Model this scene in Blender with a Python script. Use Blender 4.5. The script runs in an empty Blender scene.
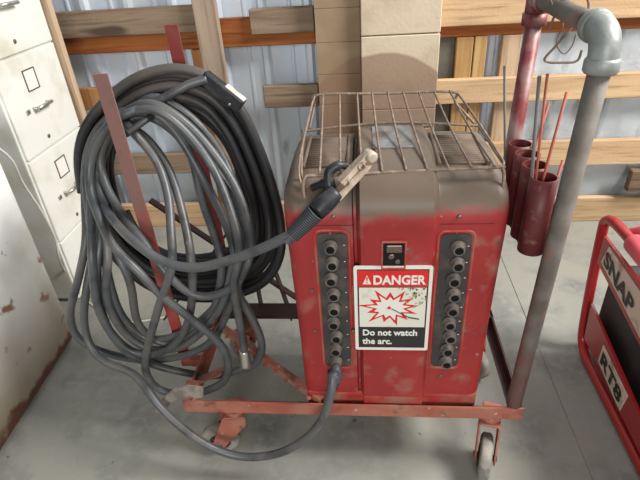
import bpy, bmesh, random
from math import *
from mathutils import Vector, Matrix, noise as mnoise
random.seed(7)
SC = bpy.context.scene
COL = SC.collection
V = Vector

# ---------------------------------------------------------------- camera
FPX = 500.0
TH = atan(FPX / 802.0)
RO = atan(55 / 800.0)
YAW = radians(6.4)
H = 1.5

def cam_axes():
    F = V((0, cos(TH), -sin(TH))); X = V((1, 0, 0)); U = V((0, sin(TH), cos(TH)))
    c, s = cos(RO), sin(RO)
    R = c * X - s * U; W = s * X + c * U
    m = Matrix.Rotation(YAW, 3, 'Z')
    return m @ R, m @ W, m @ F
CR, CU, CF = cam_axes()
cam = bpy.data.cameras.new('camera')
cam.sensor_width = 36; cam.lens = FPX / 640 * 36; cam.clip_start = 0.02
camo = bpy.data.objects.new('camera', cam); COL.objects.link(camo)
camo.matrix_world = Matrix(((CR.x, CU.x, -CF.x, 0), (CR.y, CU.y, -CF.y, 0), (CR.z, CU.z, -CF.z, H), (0, 0, 0, 1)))
SC.camera = camo

def ray(px, py):
    return CF + (px - 320) / FPX * CR + (240 - py) / FPX * CU
def at(px, py, y):            # point seen at a pixel, on the vertical plane y
    r = ray(px, py); t = y / r.y
    return V((r.x * t, y, H + r.z * t))
def atz(px, py, z):
    r = ray(px, py); t = (z - H) / r.z
    return V((r.x * t, r.y * t, z))
def atx(px, py, x):
    r = ray(px, py); t = x / r.x
    return V((x, r.y * t, H + r.z * t))

# ---------------------------------------------------------------- materials
def mat(name, base, rough=0.6, metal=0.0, layers=(), bump=0.0, bscale=60, spec=0.4, stretch=None, coat=0):
    """layers: (colour, noise scale, threshold, softness, detail, stretch) mixed over the base"""
    m = bpy.data.materials.new(name); m.use_nodes = True
    nt = m.node_tree; N = nt.nodes; L = nt.links
    b = N['Principled BSDF']
    b.inputs['Roughness'].default_value = rough
    b.inputs['Metallic'].default_value = metal
    b.inputs['Specular IOR Level'].default_value = spec
    if coat: b.inputs['Coat Weight'].default_value = coat
    tc = N.new('ShaderNodeTexCoord')
    col = None
    for i, ly in enumerate(layers):
        c, sc, th, so = ly[:4]
        st = ly[5] if len(ly) > 5 else None
        mp = N.new('ShaderNodeMapping'); L.new(tc.outputs['Object'], mp.inputs['Vector'])
        mp.inputs['Location'].default_value = (i * 3.7, i * 1.3, i * 2.1)
        if st: mp.inputs['Scale'].default_value = st
        nz = N.new('ShaderNodeTexNoise'); nz.inputs['Scale'].default_value = sc
        nz.inputs['Detail'].default_value = ly[4] if len(ly) > 4 else 5
        L.new(mp.outputs[0], nz.inputs['Vector'])
        mr = N.new('ShaderNodeMapRange'); mr.inputs['From Min'].default_value = th - so; mr.inputs['From Max'].default_value = th + so
        L.new(nz.outputs['Fac'], mr.inputs['Value'])
        mx = N.new('ShaderNodeMix'); mx.data_type = 'RGBA'
        L.new(mr.outputs[0], mx.inputs['Factor'])
        if col is None: mx.inputs['A'].default_value = (*base, 1)
        else: L.new(col, mx.inputs['A'])
        mx.inputs['B'].default_value = (*c, 1)
        col = mx.outputs['Result']
    if col is not None: L.new(col, b.inputs['Base Color'])
    else: b.inputs['Base Color'].default_value = (*base, 1)
    if bump:
        nz = N.new('ShaderNodeTexNoise'); nz.inputs['Scale'].default_value = bscale; nz.inputs['Detail'].default_value = 6
        L.new(tc.outputs['Object'], nz.inputs['Vector'])
        bp = N.new('ShaderNodeBump'); bp.inputs['Strength'].default_value = bump; bp.inputs['Distance'].default_value = 0.01
        L.new(nz.outputs['Fac'], bp.inputs['Height']); L.new(bp.outputs[0], b.inputs['Normal'])
    m['col'] = 0
    return m

def over_z(m, colour, z0, z1, wob=0.03, nsc=14, axis='Z', amount=1.0):
    """a second coat (dust, rust) that starts at a height of the object's own space"""
    nt = m.node_tree; N = nt.nodes; L = nt.links; b = N['Principled BSDF']
    src = b.inputs['Base Color'].links[0].from_socket if b.inputs['Base Color'].links else None
    tc = N.new('ShaderNodeTexCoord'); sp = N.new('ShaderNodeSeparateXYZ'); L.new(tc.outputs['Object'], sp.inputs[0])
    nz = N.new('ShaderNodeTexNoise'); nz.inputs['Scale'].default_value = nsc; nz.inputs['Detail'].default_value = 8
    L.new(tc.outputs['Object'], nz.inputs['Vector'])
    ma = N.new('ShaderNodeMath'); ma.operation = 'MULTIPLY_ADD'; ma.inputs[1].default_value = wob * 2
    L.new(nz.outputs['Fac'], ma.inputs[0]); L.new(sp.outputs[axis], ma.inputs[2])
    mr = N.new('ShaderNodeMapRange'); mr.inputs['From Min'].default_value = z0 + wob; mr.inputs['From Max'].default_value = z1 + wob
    mr.inputs['To Max'].default_value = amount
    L.new(ma.outputs[0], mr.inputs['Value'])
    mx = N.new('ShaderNodeMix'); mx.data_type = 'RGBA'; L.new(mr.outputs[0], mx.inputs['Factor'])
    if src: L.new(src, mx.inputs['A'])
    else: mx.inputs['A'].default_value = b.inputs['Base Color'].default_value
    mx.inputs['B'].default_value = (*colour, 1)
    L.new(mx.outputs['Result'], b.inputs['Base Color'])
    return m

def wood(name, light, dark, along, rough=0.75, grain=22, knots=True):
    st = {'X': (0.06, 1, 1), 'Y': (1, 0.06, 1), 'Z': (1, 1, 0.06)}[along]
    ly = [(dark, grain, .52, .16, 6, st), (tuple(c * .7 for c in dark), grain * 2.6, .62, .1, 4, st)]
    if knots: ly.append((tuple(c * .45 for c in dark), 5.5, .73, .03, 2, tuple(max(s, .35) for s in st)))
    return mat(name, light, rough, 0, ly, bump=.15, bscale=90, spec=.2)

MT = {}
MT['floor'] = mat('concrete_floor', (.235, .245, .225), .8, 0, [((.30, .285, .235), 1.1, .5, .2, 4), ((.165, .17, .16), 6, .62, .15, 8), ((.27, .27, .25), 30, .60, .12, 5), ((.10, .10, .095), 19, .73, .02, 3)], bump=.12, bscale=130, spec=.3)
MT['metal_wall'] = mat('white_corrugated_steel', (.66, .76, .88), .38, .15, [((.68, .74, .80), 3, .5, .15, 3, (3, 1, .3)), ((.36, .38, .38), 7, .70, .06, 5, (2, 1, .5))], spec=.5)
MT['wood_pale'] = wood('pale_lumber', (.60, .42, .25), (.46, .30, .17), 'X')
MT['wood_grey'] = wood('weathered_lumber', (.29, .215, .15), (.19, .13, .09), 'X')
MT['wood_orange'] = wood('stained_orange_lumber', (.38, .13, .038), (.22, .062, .018), 'X', knots=False)
MT['wood_stud'] = wood('grey_stud', (.40, .31, .235), (.28, .20, .14), 'Z')
MT['wood_yellow'] = wood('yellow_stud', (.50, .33, .155), (.36, .21, .085), 'Z')
MT['wood_ostud'] = wood('orange_stud', (.52, .27, .11), (.40, .17, .06), 'Z')
MT['wood_strip'] = wood('pale_strip', (.56, .41, .28), (.42, .29, .18), 'Z')
MT['dark_gap'] = mat('dark_panel', (.13, .125, .105), .8, 0, [((.08, .075, .06), 8, .5, .15)])
MT['cab'] = mat('cream_enamel', (.76, .76, .71), .45, 0, [((.58, .55, .45), 5, .62, .12, 5), ((.35, .27, .2), 38, .76, .03, 4)], spec=.4)
MT['chrome'] = mat('worn_chrome', (.55, .54, .5), .3, .9)
MT['paper'] = mat('label_paper', (.80, .78, .72), .7)
MT['dark'] = mat('dark_paint', (.03, .03, .03), .55)
MT['freezer'] = mat('old_white_enamel', (.84, .85, .82), .35, 0, [((.60, .55, .45), 3.2, .56, .12, 6), ((.30, .14, .07), 9, .66, .03, 8)], spec=.5, bump=.05, bscale=25)
over_z(MT['freezer'], (.56, .42, .26), .42, .0, .12, 7, amount=.75)
over_z(MT['freezer'], (.24, .075, .04), .085, .05, .085, 14)
MT['red'] = mat('red_welder_paint', (.255, .017, .020), .48, 0, [((.34, .03, .028), 6, .5, .2, 6), ((.30, .13, .10), 11, .64, .08, 9), ((.16, .06, .05), 30, .68, .04, 8), ((.5, .26, .22), 70, .74, .03, 4)], bump=.06, bscale=30, spec=.4)
over_z(MT['red'], (.125, .09, .066), .668, .695, .018, 40)
over_z(MT['red'], (.20, .155, .12), .73, .79, .05, 9, amount=.5)
MT['redbase'] = mat('scuffed_red_paint', (.40, .035, .03), .55, 0, [((.36, .14, .10), 14, .55, .12, 8)], bump=.05)
MT['dustbrown'] = mat('dusty_brown_metal', (.17, .125, .09), .75, 0, [((.13, .09, .07), 18, .55, .15, 6)], bump=.1)
MT['cart'] = mat('faded_red_primer', (.33, .085, .055), .65, 0, [((.38, .16, .11), 9, .5, .15, 7), ((.17, .07, .05), 20, .63, .06, 8), ((.56, .40, .33), 45, .72, .04, 5)], bump=.12, bscale=45)
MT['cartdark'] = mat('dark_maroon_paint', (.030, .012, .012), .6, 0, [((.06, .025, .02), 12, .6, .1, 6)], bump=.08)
MT['upright'] = mat('upright_red_primer', (.32, .045, .038), .55, 0, [((.32, .09, .07), 10, .55, .12, 7), ((.15, .06, .05), 25, .66, .05, 6)], bump=.08)
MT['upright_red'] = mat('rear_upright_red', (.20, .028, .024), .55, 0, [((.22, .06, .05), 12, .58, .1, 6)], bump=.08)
over_z(MT['upright'], (.17, .115, .10), .75, .88, .06, 14, amount=.75)
MT['pipe'] = mat('galvanised_pipe', (.115, .098, .082), .7, .1, [((.175, .16, .14), 14, .52, .12, 7), ((.20, .11, .09), 17, .61, .06, 7)], bump=.08, bscale=70, spec=.5)
over_z(MT['pipe'], (.19, .05, .045), .60, .25, .20, 14, amount=.85)
MT['pipered'] = mat('red_painted_pipe', (.19, .03, .035), .45, .1, [((.34, .27, .25), 9, .52, .07, 7, (1, 1, .6)), ((.16, .03, .03), 20, .62, .06, 5)], bump=.08)
MT['elbow'] = mat('cast_iron_elbow', (.21, .225, .215), .5, .25, [((.29, .31, .30), 20, .5, .12, 6), ((.20, .17, .15), 26, .64, .07, 6)], bump=.12, bscale=90)
MT['can'] = mat('maroon_tube', (.15, .028, .028), .5, .05, [((.10, .022, .022), 9, .5, .2, 6), ((.22, .11, .09), 32, .66, .07, 6)], bump=.05)
MT['caninner'] = mat('red_tube_inside', (.30, .04, .035), .7)
MT['cable'] = mat('grey_rubber_cable', (.072, .078, .084), .42, 0, [((.105, .10, .095), 8, .54, .12, 6), ((.038, .040, .043), 15, .60, .1, 5), ((.22, .19, .16), 60, .74, .04, 4)], bump=.05, bscale=160, spec=.5)
MT['blackcable'] = mat('black_rubber_cable', (.020, .020, .022), .5, 0, [((.035, .032, .03), 7, .6, .1, 5)], bump=.05, bscale=120)
over_z(MT['blackcable'], (.115, .10, .09), .76, .86, .04, 5, amount=.8)
MT['rubber'] = mat('black_rubber_grip', (.013, .014, .017), .45, 0, [((.05, .05, .055), 20, .6, .1)])
MT['rib'] = mat('grey_ribbed_rubber', (.06, .066, .074), .5)
MT['jaw'] = mat('tan_brass_jaw', (.33, .255, .19), .55, .1, [((.45, .38, .31), 30, .55, .1), ((.22, .16, .12), 40, .66, .06)], bump=.1)
MT['plate'] = mat('dark_terminal_board', (.040, .038, .038), .6, 0, [((.085, .07, .06), 22, .58, .1, 6)])
MT['socket'] = mat('dusty_bakelite', (.085, .072, .062), .6, 0, [((.15, .125, .105), 40, .55, .12, 5)])
MT['hole'] = mat('black_hole', (.006, .006, .006), .9)
MT['wire'] = mat('brown_rusty_wire', (.19, .135, .10), .55, .1, [((.32, .24, .19), 60, .6, .1)])
MT['signwhite'] = mat('sign_white', (.74, .72, .66), .45, 0, [((.62, .58, .48), 8, .64, .08)])
MT['signcream'] = mat('sign_faded_white', (.70, .68, .60), .45, 0, [((.50, .46, .34), 14, .66, .06, 7)])
MT['signred'] = mat('sign_red', (.62, .02, .02), .45)
MT['signblack'] = mat('sign_black', (.022, .022, .024), .45)
MT['stain'] = mat('brown_stain', (.30, .22, .11), .8, 0, [((.45, .38, .25), 60, .5, .1)])
MT['screw'] = mat('dull_screw', (.18, .13, .11), .4, .6)
MT['wheel'] = mat('grey_caster_rubber', (.21, .20, .18), .75, 0, [((.30, .28, .24), 25, .55, .1, 6), ((.10, .09, .08), 20, .66, .06)], bump=.15)
MT['genred'] = mat('generator_red', (.33, .014, .016), .35, 0, [((.33, .02, .02), 8, .6, .1)], coat=.3)
MT['pink'] = mat('faded_pink_grip', (.72, .12, .16), .5, 0, [((.62, .08, .10), 10, .5, .2)])
MT['genblack'] = mat('generator_black', (.018, .019, .018), .5, 0, [((.035, .035, .03), 9, .6, .1)])
MT['cream'] = mat('cream_decal', (.66, .60, .50), .5, 0, [((.40, .33, .25), 20, .62, .1)])
MT['plastic'] = mat('white_plastic_film', (.88, .92, .94), .25, 0, [((.40, .44, .46), 5, .58, .06, 7, (1.5, 1, .5)), ((.12, .11, .10), 4, .68, .025, 6, (2, 1, .6))], bump=.6, bscale=9, spec=.5)
MT['tab'] = mat('scraped_steel', (.20, .165, .145), .6, .2, [((.32, .28, .25), 40, .55, .1)])
MT['whitecord'] = mat('white_cord', (.55, .53, .48), .5)
MT['rodgrey'] = mat('grey_rod', (.17, .165, .16), .6, .3)
MT['rodred'] = mat('rust_red_rod', (.34, .09, .06), .65, .1)
MT['blockwood'] = wood('brown_block', (.20, .13, .09), (.12, .07, .045), 'X')

# column: pale masonry with a darker brown area that has a rounded top
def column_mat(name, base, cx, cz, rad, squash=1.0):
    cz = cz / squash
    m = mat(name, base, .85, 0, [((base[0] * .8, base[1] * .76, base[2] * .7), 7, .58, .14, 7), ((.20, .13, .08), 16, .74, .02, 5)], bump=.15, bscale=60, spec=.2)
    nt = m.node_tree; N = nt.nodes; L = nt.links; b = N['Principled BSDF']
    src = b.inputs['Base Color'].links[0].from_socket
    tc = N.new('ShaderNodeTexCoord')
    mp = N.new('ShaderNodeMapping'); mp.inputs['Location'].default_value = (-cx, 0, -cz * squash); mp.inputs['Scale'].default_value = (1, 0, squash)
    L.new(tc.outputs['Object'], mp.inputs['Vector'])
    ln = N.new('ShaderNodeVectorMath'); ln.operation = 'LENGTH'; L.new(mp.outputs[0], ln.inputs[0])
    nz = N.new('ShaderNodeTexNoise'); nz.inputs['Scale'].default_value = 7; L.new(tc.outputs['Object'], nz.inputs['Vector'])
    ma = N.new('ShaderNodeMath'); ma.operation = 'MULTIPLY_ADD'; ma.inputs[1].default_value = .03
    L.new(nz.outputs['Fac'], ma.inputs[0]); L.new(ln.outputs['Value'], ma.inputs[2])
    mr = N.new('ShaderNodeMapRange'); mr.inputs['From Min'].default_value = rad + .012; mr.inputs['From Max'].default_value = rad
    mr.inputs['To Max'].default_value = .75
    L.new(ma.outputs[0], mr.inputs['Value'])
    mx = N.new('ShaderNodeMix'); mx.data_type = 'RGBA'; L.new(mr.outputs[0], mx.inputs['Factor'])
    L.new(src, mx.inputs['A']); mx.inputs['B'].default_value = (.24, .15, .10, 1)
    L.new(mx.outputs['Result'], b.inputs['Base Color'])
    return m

# ---------------------------------------------------------------- mesh helpers
def NB(): return bmesh.new()
def add_tmp(bm, tmp):
    me = bpy.data.meshes.new('tmp'); tmp.to_mesh(me); tmp.free(); bm.from_mesh(me); bpy.data.meshes.remove(me)
def box(bm, x0, x1, y0, y1, z0, z1, bev=0.0, seg=2, M=None):
    t = bmesh.new(); bmesh.ops.create_cube(t, size=1)
    for v in t.verts:
        v.co = V(((x0 + x1) / 2 + v.co.x * (x1 - x0), (y0 + y1) / 2 + v.co.y * (y1 - y0), (z0 + z1) / 2 + v.co.z * (z1 - z0)))
    if bev: bmesh.ops.bevel(t, geom=list(t.edges), offset=bev, segments=seg, affect='EDGES', profile=.5)
    if M is not None: bmesh.ops.transform(t, matrix=M, verts=t.verts)
    add_tmp(bm, t)
def frame_of(d, up=V((0, 0, 1))):
    d = d.normalized()
    if abs(d.dot(up)) > .98: up = V((0, 1, 0))
    a = d.cross(up).normalized(); b = a.cross(d).normalized()
    return a, b
def tube(bm, pts, r, n=10, cap=True, closed=False, inner=None):
    """swept round tube; r is a number or a list"""
    pts = [V(p) for p in pts]; k = len(pts)
    rr = r if isinstance(r, (list, tuple)) else [r] * k
    rings = []; a = None
    for i, p in enumerate(pts):
        if closed: d = pts[(i + 1) % k] - pts[i - 1]
        else: d = (pts[min(i + 1, k - 1)] - pts[max(i - 1, 0)])
        if d.length < 1e-9: d = V((0, 0, 1))
        d.normalize()
        if a is None: a, b = frame_of(d)
        else:
            a = (a - d * a.dot(d)); a.normalize(); b = a.cross(d)
        b = d.cross(a)
        rings.append([bm.verts.new(p + rr[i] * (cos(2 * pi * j / n) * a + sin(2 * pi * j / n) * b)) for j in range(n)])
    for i in range(k - (0 if closed else 1)):
        A = rings[i]; B = rings[(i + 1) % k]
        for j in range(n):
            f = bm.faces.new((A[j], A[(j + 1) % n], B[(j + 1) % n], B[j])); f.smooth = True
    if cap and not closed:
        bm.faces.new(rings[0][::-1]); bm.faces.new(rings[-1])
def crom(pts, per=8, closed=False):
    P = [V(p) for p in pts]; out = []; k = len(P)
    for i in range(k if closed else k - 1):
        p1 = P[i]; p2 = P[(i + 1) % k]
        p0 = P[i - 1] if (i or closed) else p1 * 2 - p2
        p3 = P[(i + 2) % k] if (closed or i + 2 < k) else p2 * 2 - p1
        for j in range(per):
            t = j / per
            out.append(.5 * ((2 * p1) + (p2 - p0) * t + (2 * p0 - 5 * p1 + 4 * p2 - p3) * t * t + (3 * p1 - p0 - 3 * p2 + p3) * t ** 3))
    if not closed: out.append(P[-1])
    return out
def smooth_path(pts, it=2):
    for _ in range(it):
        pts = [pts[0]] + [(pts[i - 1] + 2 * pts[i] + pts[i + 1]) / 4 for i in range(1, len(pts) - 1)] + [pts[-1]]
    return pts
def prism(bm, a, b, prof, up=V((0, 0, 1)), sgn=1):
    """extrude a 2D profile (u,v) from a to b; v runs along up"""
    a = V(a); b = V(b); d = (b - a).normalized()
    u = d.cross(up).normalized() * sgn; v = up - d * up.dot(d); v.normalize()
    A = [bm.verts.new(a + u * p[0] + v * p[1]) for p in prof]; B = [bm.verts.new(b + u * p[0] + v * p[1]) for p in prof]
    n = len(prof)
    for i in range(n): bm.faces.new((A[i], A[(i + 1) % n], B[(i + 1) % n], B[i]))
    bm.faces.new(A[::-1]); bm.faces.new(B)
    bmesh.ops.recalc_face_normals(bm, faces=bm.faces)
def angle(bm, a, b, w, t, up=V((0, 0, 1)), sgn=1, w2=None):
    w2 = w2 or w
    prism(bm, a, b, [(0, 0), (w2, 0), (w2, -t), (t, -t), (t, -w), (0, -w)], up, sgn)
def bar(bm, a, b, w, h, up=V((0, 0, 1))):
    prism(bm, a, b, [(-w / 2, -h / 2), (w / 2, -h / 2), (w / 2, h / 2), (-w / 2, h / 2)], up)
def lathe(bm, c, axis, prof, n=20, capends=True):
    """prof: (distance along axis, radius)"""
    axis = V(axis).normalized(); c = V(c); a, b = frame_of(axis); rings = []
    for h, r in prof:
        rings.append([bm.verts.new(c + axis * h + r * (cos(2 * pi * j / n) * a + sin(2 * pi * j / n) * b)) for j in range(n)])
    for i in range(len(prof) - 1):
        for j in range(n):
            f = bm.faces.new((rings[i][j], rings[i][(j + 1) % n], rings[i + 1][(j + 1) % n], rings[i + 1][j])); f.smooth = True
    if capends:
        bm.faces.new(rings[0][::-1]); bm.faces.new(rings[-1])
    bmesh.ops.recalc_face_normals(bm, faces=bm.faces)
def poly(bm, pts, d):
    """flat outline with a thickness vector d"""
    A = [bm.verts.new(V(p)) for p in pts]; B = [bm.verts.new(V(p) + V(d)) for p in pts]; n = len(A)
    bm.faces.new(A); bm.faces.new(B[::-1])
    for i in range(n): bm.faces.new((A[i], B[i], B[(i + 1) % n], A[(i + 1) % n]))
    bmesh.ops.recalc_face_normals(bm, faces=bm.faces)

BASE = {}
def obj(name, bm, m, parent=None, loc=None, label=None):
    me = bpy.data.meshes.new(name)
    off = BASE[parent.name] if parent is not None else V(loc or (0, 0, 0))
    for v in bm.verts: v.co -= off
    bm.normal_update()
    bm.to_mesh(me); bm.free()
    me.materials.append(MT[m] if isinstance(m, str) else m)
    o = bpy.data.objects.new(name, me); COL.objects.link(o)
    if parent is not None:
        o.parent = parent; BASE[o.name] = off
    else:
        o.location = off; BASE[o.name] = off
    if label: o['label'] = label
    return o
def thing(name, label, cat, loc, group=None):
    o = bpy.data.objects.new(name, None); COL.objects.link(o); o.location = loc; o.empty_display_size = .05
    o['label'] = label; o['category'] = cat
    if group: o['group'] = group
    BASE[o.name] = V(loc); return o
def tag(o, label, cat, group=None):
    o['label'] = label; o['category'] = cat
    if group: o['group'] = group
    return o
def struct(name, bm, m):
    o = obj(name, bm, m); o['kind'] = 'structure'; return o
def text_mesh(bm, s, origin, xdir, ydir, size, depth=.0006, bold=.0, xs=1.0):
    cu = bpy.data.curves.new('t', 'FONT'); cu.body = s; cu.size = size; cu.extrude = depth; cu.offset = bold; cu.resolution_u = 3
    o = bpy.data.objects.new('t', cu); COL.objects.link(o)
    dg = bpy.context.evaluated_depsgraph_get(); dg.update()
    me = bpy.data.meshes.new_from_object(o.evaluated_get(dg))
    t = bmesh.new(); t.from_mesh(me)
    xdir = V(xdir).normalized(); ydir = V(ydir).normalized(); zd = xdir.cross(ydir)
    for v in t.verts: v.co = V(origin) + xdir * v.co.x * xs + ydir * v.co.y + zd * v.co.z
    add_tmp(bm, t); bpy.data.meshes.remove(me); bpy.data.objects.remove(o); bpy.data.curves.remove(cu)

# ================================================================ SETTING
WY = 2.60
# floor: slabs with one saw-cut joint running back to the wall
bm = NB()
JX = .688
box(bm, -3.2, JX - .002, -1.6, 2.95, -.12, 0)
box(bm, JX + .002, 3.6, -1.6, 2.95, -.12, 0)
box(bm, JX - .002, JX + .002, -1.6, 2.95, -.12, -.003)
struct('floor', bm, 'floor')
# corrugated sheet behind the framing
bm = NB()
prof = []; x = -3.2
while x < 3.6:
    prof += [(x, 2.70), (x + .075, 2.70), (x + .082, 2.694), (x + .092, 2.694), (x + .099, 2.70), (x + .150, 2.70),
             (x + .165, 2.676), (x + .188, 2.676), (x + .203, 2.70)]
    x += .228
lo = [bm.verts.new((a, b, -.02)) for a, b in prof]; hi = [bm.verts.new((a, b, 2.9)) for a, b in prof]
lo2 = [bm.verts.new((a, b + .02, -.02)) for a, b in prof]; hi2 = [bm.verts.new((a, b + .02, 2.9)) for a, b in prof]
for i in range(len(prof) - 1):
    bm.faces.new((lo[i], lo[i + 1], hi[i + 1], hi[i])); bm.faces.new((lo2[i + 1], lo2[i], hi2[i], hi2[i + 1]))
    bm.faces.new((hi[i], hi[i + 1], hi2[i + 1], hi2[i]))
struct('wall_back', bm, 'metal_wall')

trim_n = [0]
def trim(x0, x1, y0, y1, z0, z1, m, bev=.004):
    trim_n[0] += 1
    b_ = NB(); box(b_, x0, x1, y0, y1, z0, z1, bev, 1)
    return struct('trim_%d' % trim_n[0], b_, m)
# girts (horizontal boards)
trim(-1.95, -.815, 2.565, 2.600, 1.100, 1.222, 'wood_grey')
trim(-.555, -.245, 2.565, 2.600, 1.075, 1.190, 'wood_grey')
trim(.345, 3.4, 2.565, 2.600, 1.068, 1.215, 'wood_pale')
trim(-1.95, 3.4, 2.603, 2.640, 1.015, 1.150, 'wood_orange')
trim(-1.95, -.815, 2.565, 2.600, .735, .850, 'wood_ostud')
trim(-.530, -.245, 2.565, 2.600, .712, .825, 'wood_grey')
trim(.345, 3.4, 2.565, 2.600, .700, .822, 'wood_pale')
trim(-1.95, -.70, 2.565, 2.600, .350, .470, 'wood_grey')
trim(.345, 3.4, 2.565, 2.600, .345, .482, 'wood_pale')
trim(-1.95, 3.4, 2.565, 2.600, .0, .150, 'wood_pale')
# studs
trim(-.812, -.700, 2.520, 2.562, .0, 1.9, 'wood_stud')
trim(-.885, -.838, 2.603, 2.655, .0, 1.012, 'wood_ostud')
trim(.440, .520, 2.603, 2.650, .152, 1.012, 'wood_yellow')
trim(.525, .585, 2.603, 2.655, .152, 1.012, 'wood_yellow')
trim(.655, .745, 2.603, 2.650, .152, 1.012, 'wood_strip')
trim(.345, .436, 2.63, 2.66, .152, 1.012, 'dark_gap')  # dark panel filling the gap between column and studs
xs_ = at(44, 0, 2.335).x
trim(xs_ - .024, xs_ + .020, 2.325, 2.360, 0, 1.9, 'wood_strip')

# column
ct = thing('column', 'pale tan masonry column behind the red welder, brown area with a rounded top', 'column', (.05, 2.5, 0))
bm = NB(); 
for z0, z1 in [(0, .30), (.304, .62), (.624, .72), (.72, 1.062), (1.066, 1.40), (1.404, 1.9)]:
    box(bm, -.022, .338, 2.45, 2.66, z0, z1, .004, 1)
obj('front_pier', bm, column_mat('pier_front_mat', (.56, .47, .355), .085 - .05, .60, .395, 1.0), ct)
bm = NB()
for k in range(13): box(bm, -.235, -.024, 2.50, 2.66, k * .148 + .0006, k * .148 + .148 - .0006, .0015, 1)
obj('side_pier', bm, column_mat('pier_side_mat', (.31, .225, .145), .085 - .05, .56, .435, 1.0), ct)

# plastic sheet on the wall at right
bm = NB()
nx, nz = 60, 50
g = [[bm.verts.new((.80 + 2.2 * i / nx, 2.645 + .02 * mnoise.noise(V((i * .35, j * .12, 0))) + .006 * mnoise.noise(V((i * 1.1, j * .5, 4))), .0 + 1.012 * j / nz)) for j in range(nz + 1)] for i in range(nx + 1)]
for i in range(nx):
    for j in range(nz):
        f = bm.faces.new((g[i][j], g[i + 1][j], g[i + 1][j + 1], g[i][j + 1])); f.smooth = True
r_ = bmesh.ops.solidify(bm, geom=list(bm.faces), thickness=.002)
tag(obj('plastic_sheet', bm, 'plastic', None, (1.9, 2.65, 0)), 'crinkled white plastic sheeting stapled behind the boards at the right', 'sheeting')
bm = NB(); box(bm, 1.385, 1.56, 2.52, 2.563, .205, .325, .004, 1)
tag(obj('wood_block', bm, 'blockwood', None, (1.47, 2.54, .205)), 'short dark brown wood block nailed at the far right of the wall', 'block')

# ================================================================ FILE CABINET
fc = thing('file_cabinet', 'cream metal file cabinet with four drawers beside the coiled cable', 'file cabinet', (-1.62, 2.06, 0))
ang = radians(0)
CX = -1.405; CY0 = 1.835; CY1 = 2.30
bm = NB(); box(bm, CX - .66, CX - .012, CY0, CY1, .02, 1.555, .006, 2); 
box(bm, CX - .64, CX - .05, CY0 + .02, CY1 - .02, 0, .03)
obj('body', bm, 'cab', fc)
# drawer fronts separated by narrow seams
cuts = [(.045, .338), (.345, .735), (.742, 1.132), (1.139, 1.530)]
for z0, z1 in cuts:
    b_ = NB(); box(b_, CX - .018, CX, CY0 + .008, CY1 - .008, z0, z1, .005, 2)
    d = obj('drawer', b_, 'cab', fc)
    hgt = z1 - z0
    if hgt < .25:
        zt = z0 + .075
    else:
        zt = z0 + hgt * .46
    yc = (CY0 + CY1) / 2 - .025
    # pull: a bar on two feet
    b_ = NB()
    tube(b_, [(CX + .024, yc - .055, zt), (CX + .028, yc, zt + .001), (CX + .024, yc + .055, zt)], .008, 8)
    for s in (-.05, .05): tube(b_, [(CX - .002, yc + s, zt), (CX + .024, yc + s, zt)], .006, 8)
    obj('handle', b_, 'chrome', d, label='chrome bar handle')
    b_ = NB(); box(b_, CX, CX + .010, yc - .105, yc - .085, zt - .012, zt + .008, .003, 1)
    obj('thumb_latch', b_, 'chrome', d)
    if hgt > .3:
        zl = z0 + hgt * .74
        b_ = NB()
        for (a0, a1, b0, b1) in [(-.042, -.038, -.04, .04), (.038, .042, -.04, .04), (-.042, .042, -.043, -.039), (-.042, .042, .039, .043)]:
            box(b_, CX - .001, CX + .004, yc + .0 + a0, yc + a1, zl + b0, zl + b1)
        lh = obj('label_holder', b_, 'screw', d)
        b_ = NB(); box(b_, CX - .001, CX + .001, yc - .038, yc + .038, zl - .039, zl + .039)
        obj('label_card', b_, 'paper', d)
    b_ = NB(); lathe(b_, (CX - .001, yc - .015, z0 + .045), (1, 0, 0), [(0, .009), (.004, .009), (.006, .006)], 10)
    obj('lock', b_, 'screw', d)

# ================================================================ WHITE APPLIANCE
fz = thing('freezer', 'old white freezer cabinet with rust along its bottom edge at left', 'freezer', (-1.66, 1.15, 0))
bm = NB()
t = bmesh.new(); bmesh.ops.create_cube(t, size=1)
for v in t.verts: v.co = V((-1.70 + v.co.x * .80, 1.02 + v.co.y * 1.16, .475 + v.co.z * .89))
ed = [e for e in t.edges if abs(e.verts[0].co.z - e.verts[1].co.z) > .5]
bmesh.ops.bevel(t, geom=ed, offset=.06, segments=6, affect='EDGES', profile=.5)
ed = [e for e in t.edges if abs(e.verts[0].co.z - e.verts[1].co.z) < 1e-5]
bmesh.ops.bevel(t, geom=ed, offset=.008, segments=2, affect='EDGES')
for f in t.faces: f.smooth = abs(f.normal.z) < .5
add_tmp(bm, t)
bmesh.ops.transform(bm, matrix=Matrix.Translation(V((-1.30, 1.6, 0))) @ Matrix.Rotation(radians(3), 4, 'Z') @ Matrix.Translation(V((1.30, -1.6, 0))), verts=bm.verts)
obj('shell', bm, 'freezer', fz)
bm = NB(); box(bm, -2.06, -1.36, .52, 1.52, 0, .04, .005, 1)
obj('plinth', bm, 'cartdark', fz)
bm = NB(); box(bm, -2.12, -1.27, .44, 1.585, .925, .985, .02, 3)
obj('lid', bm, 'freezer', fz)

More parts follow.
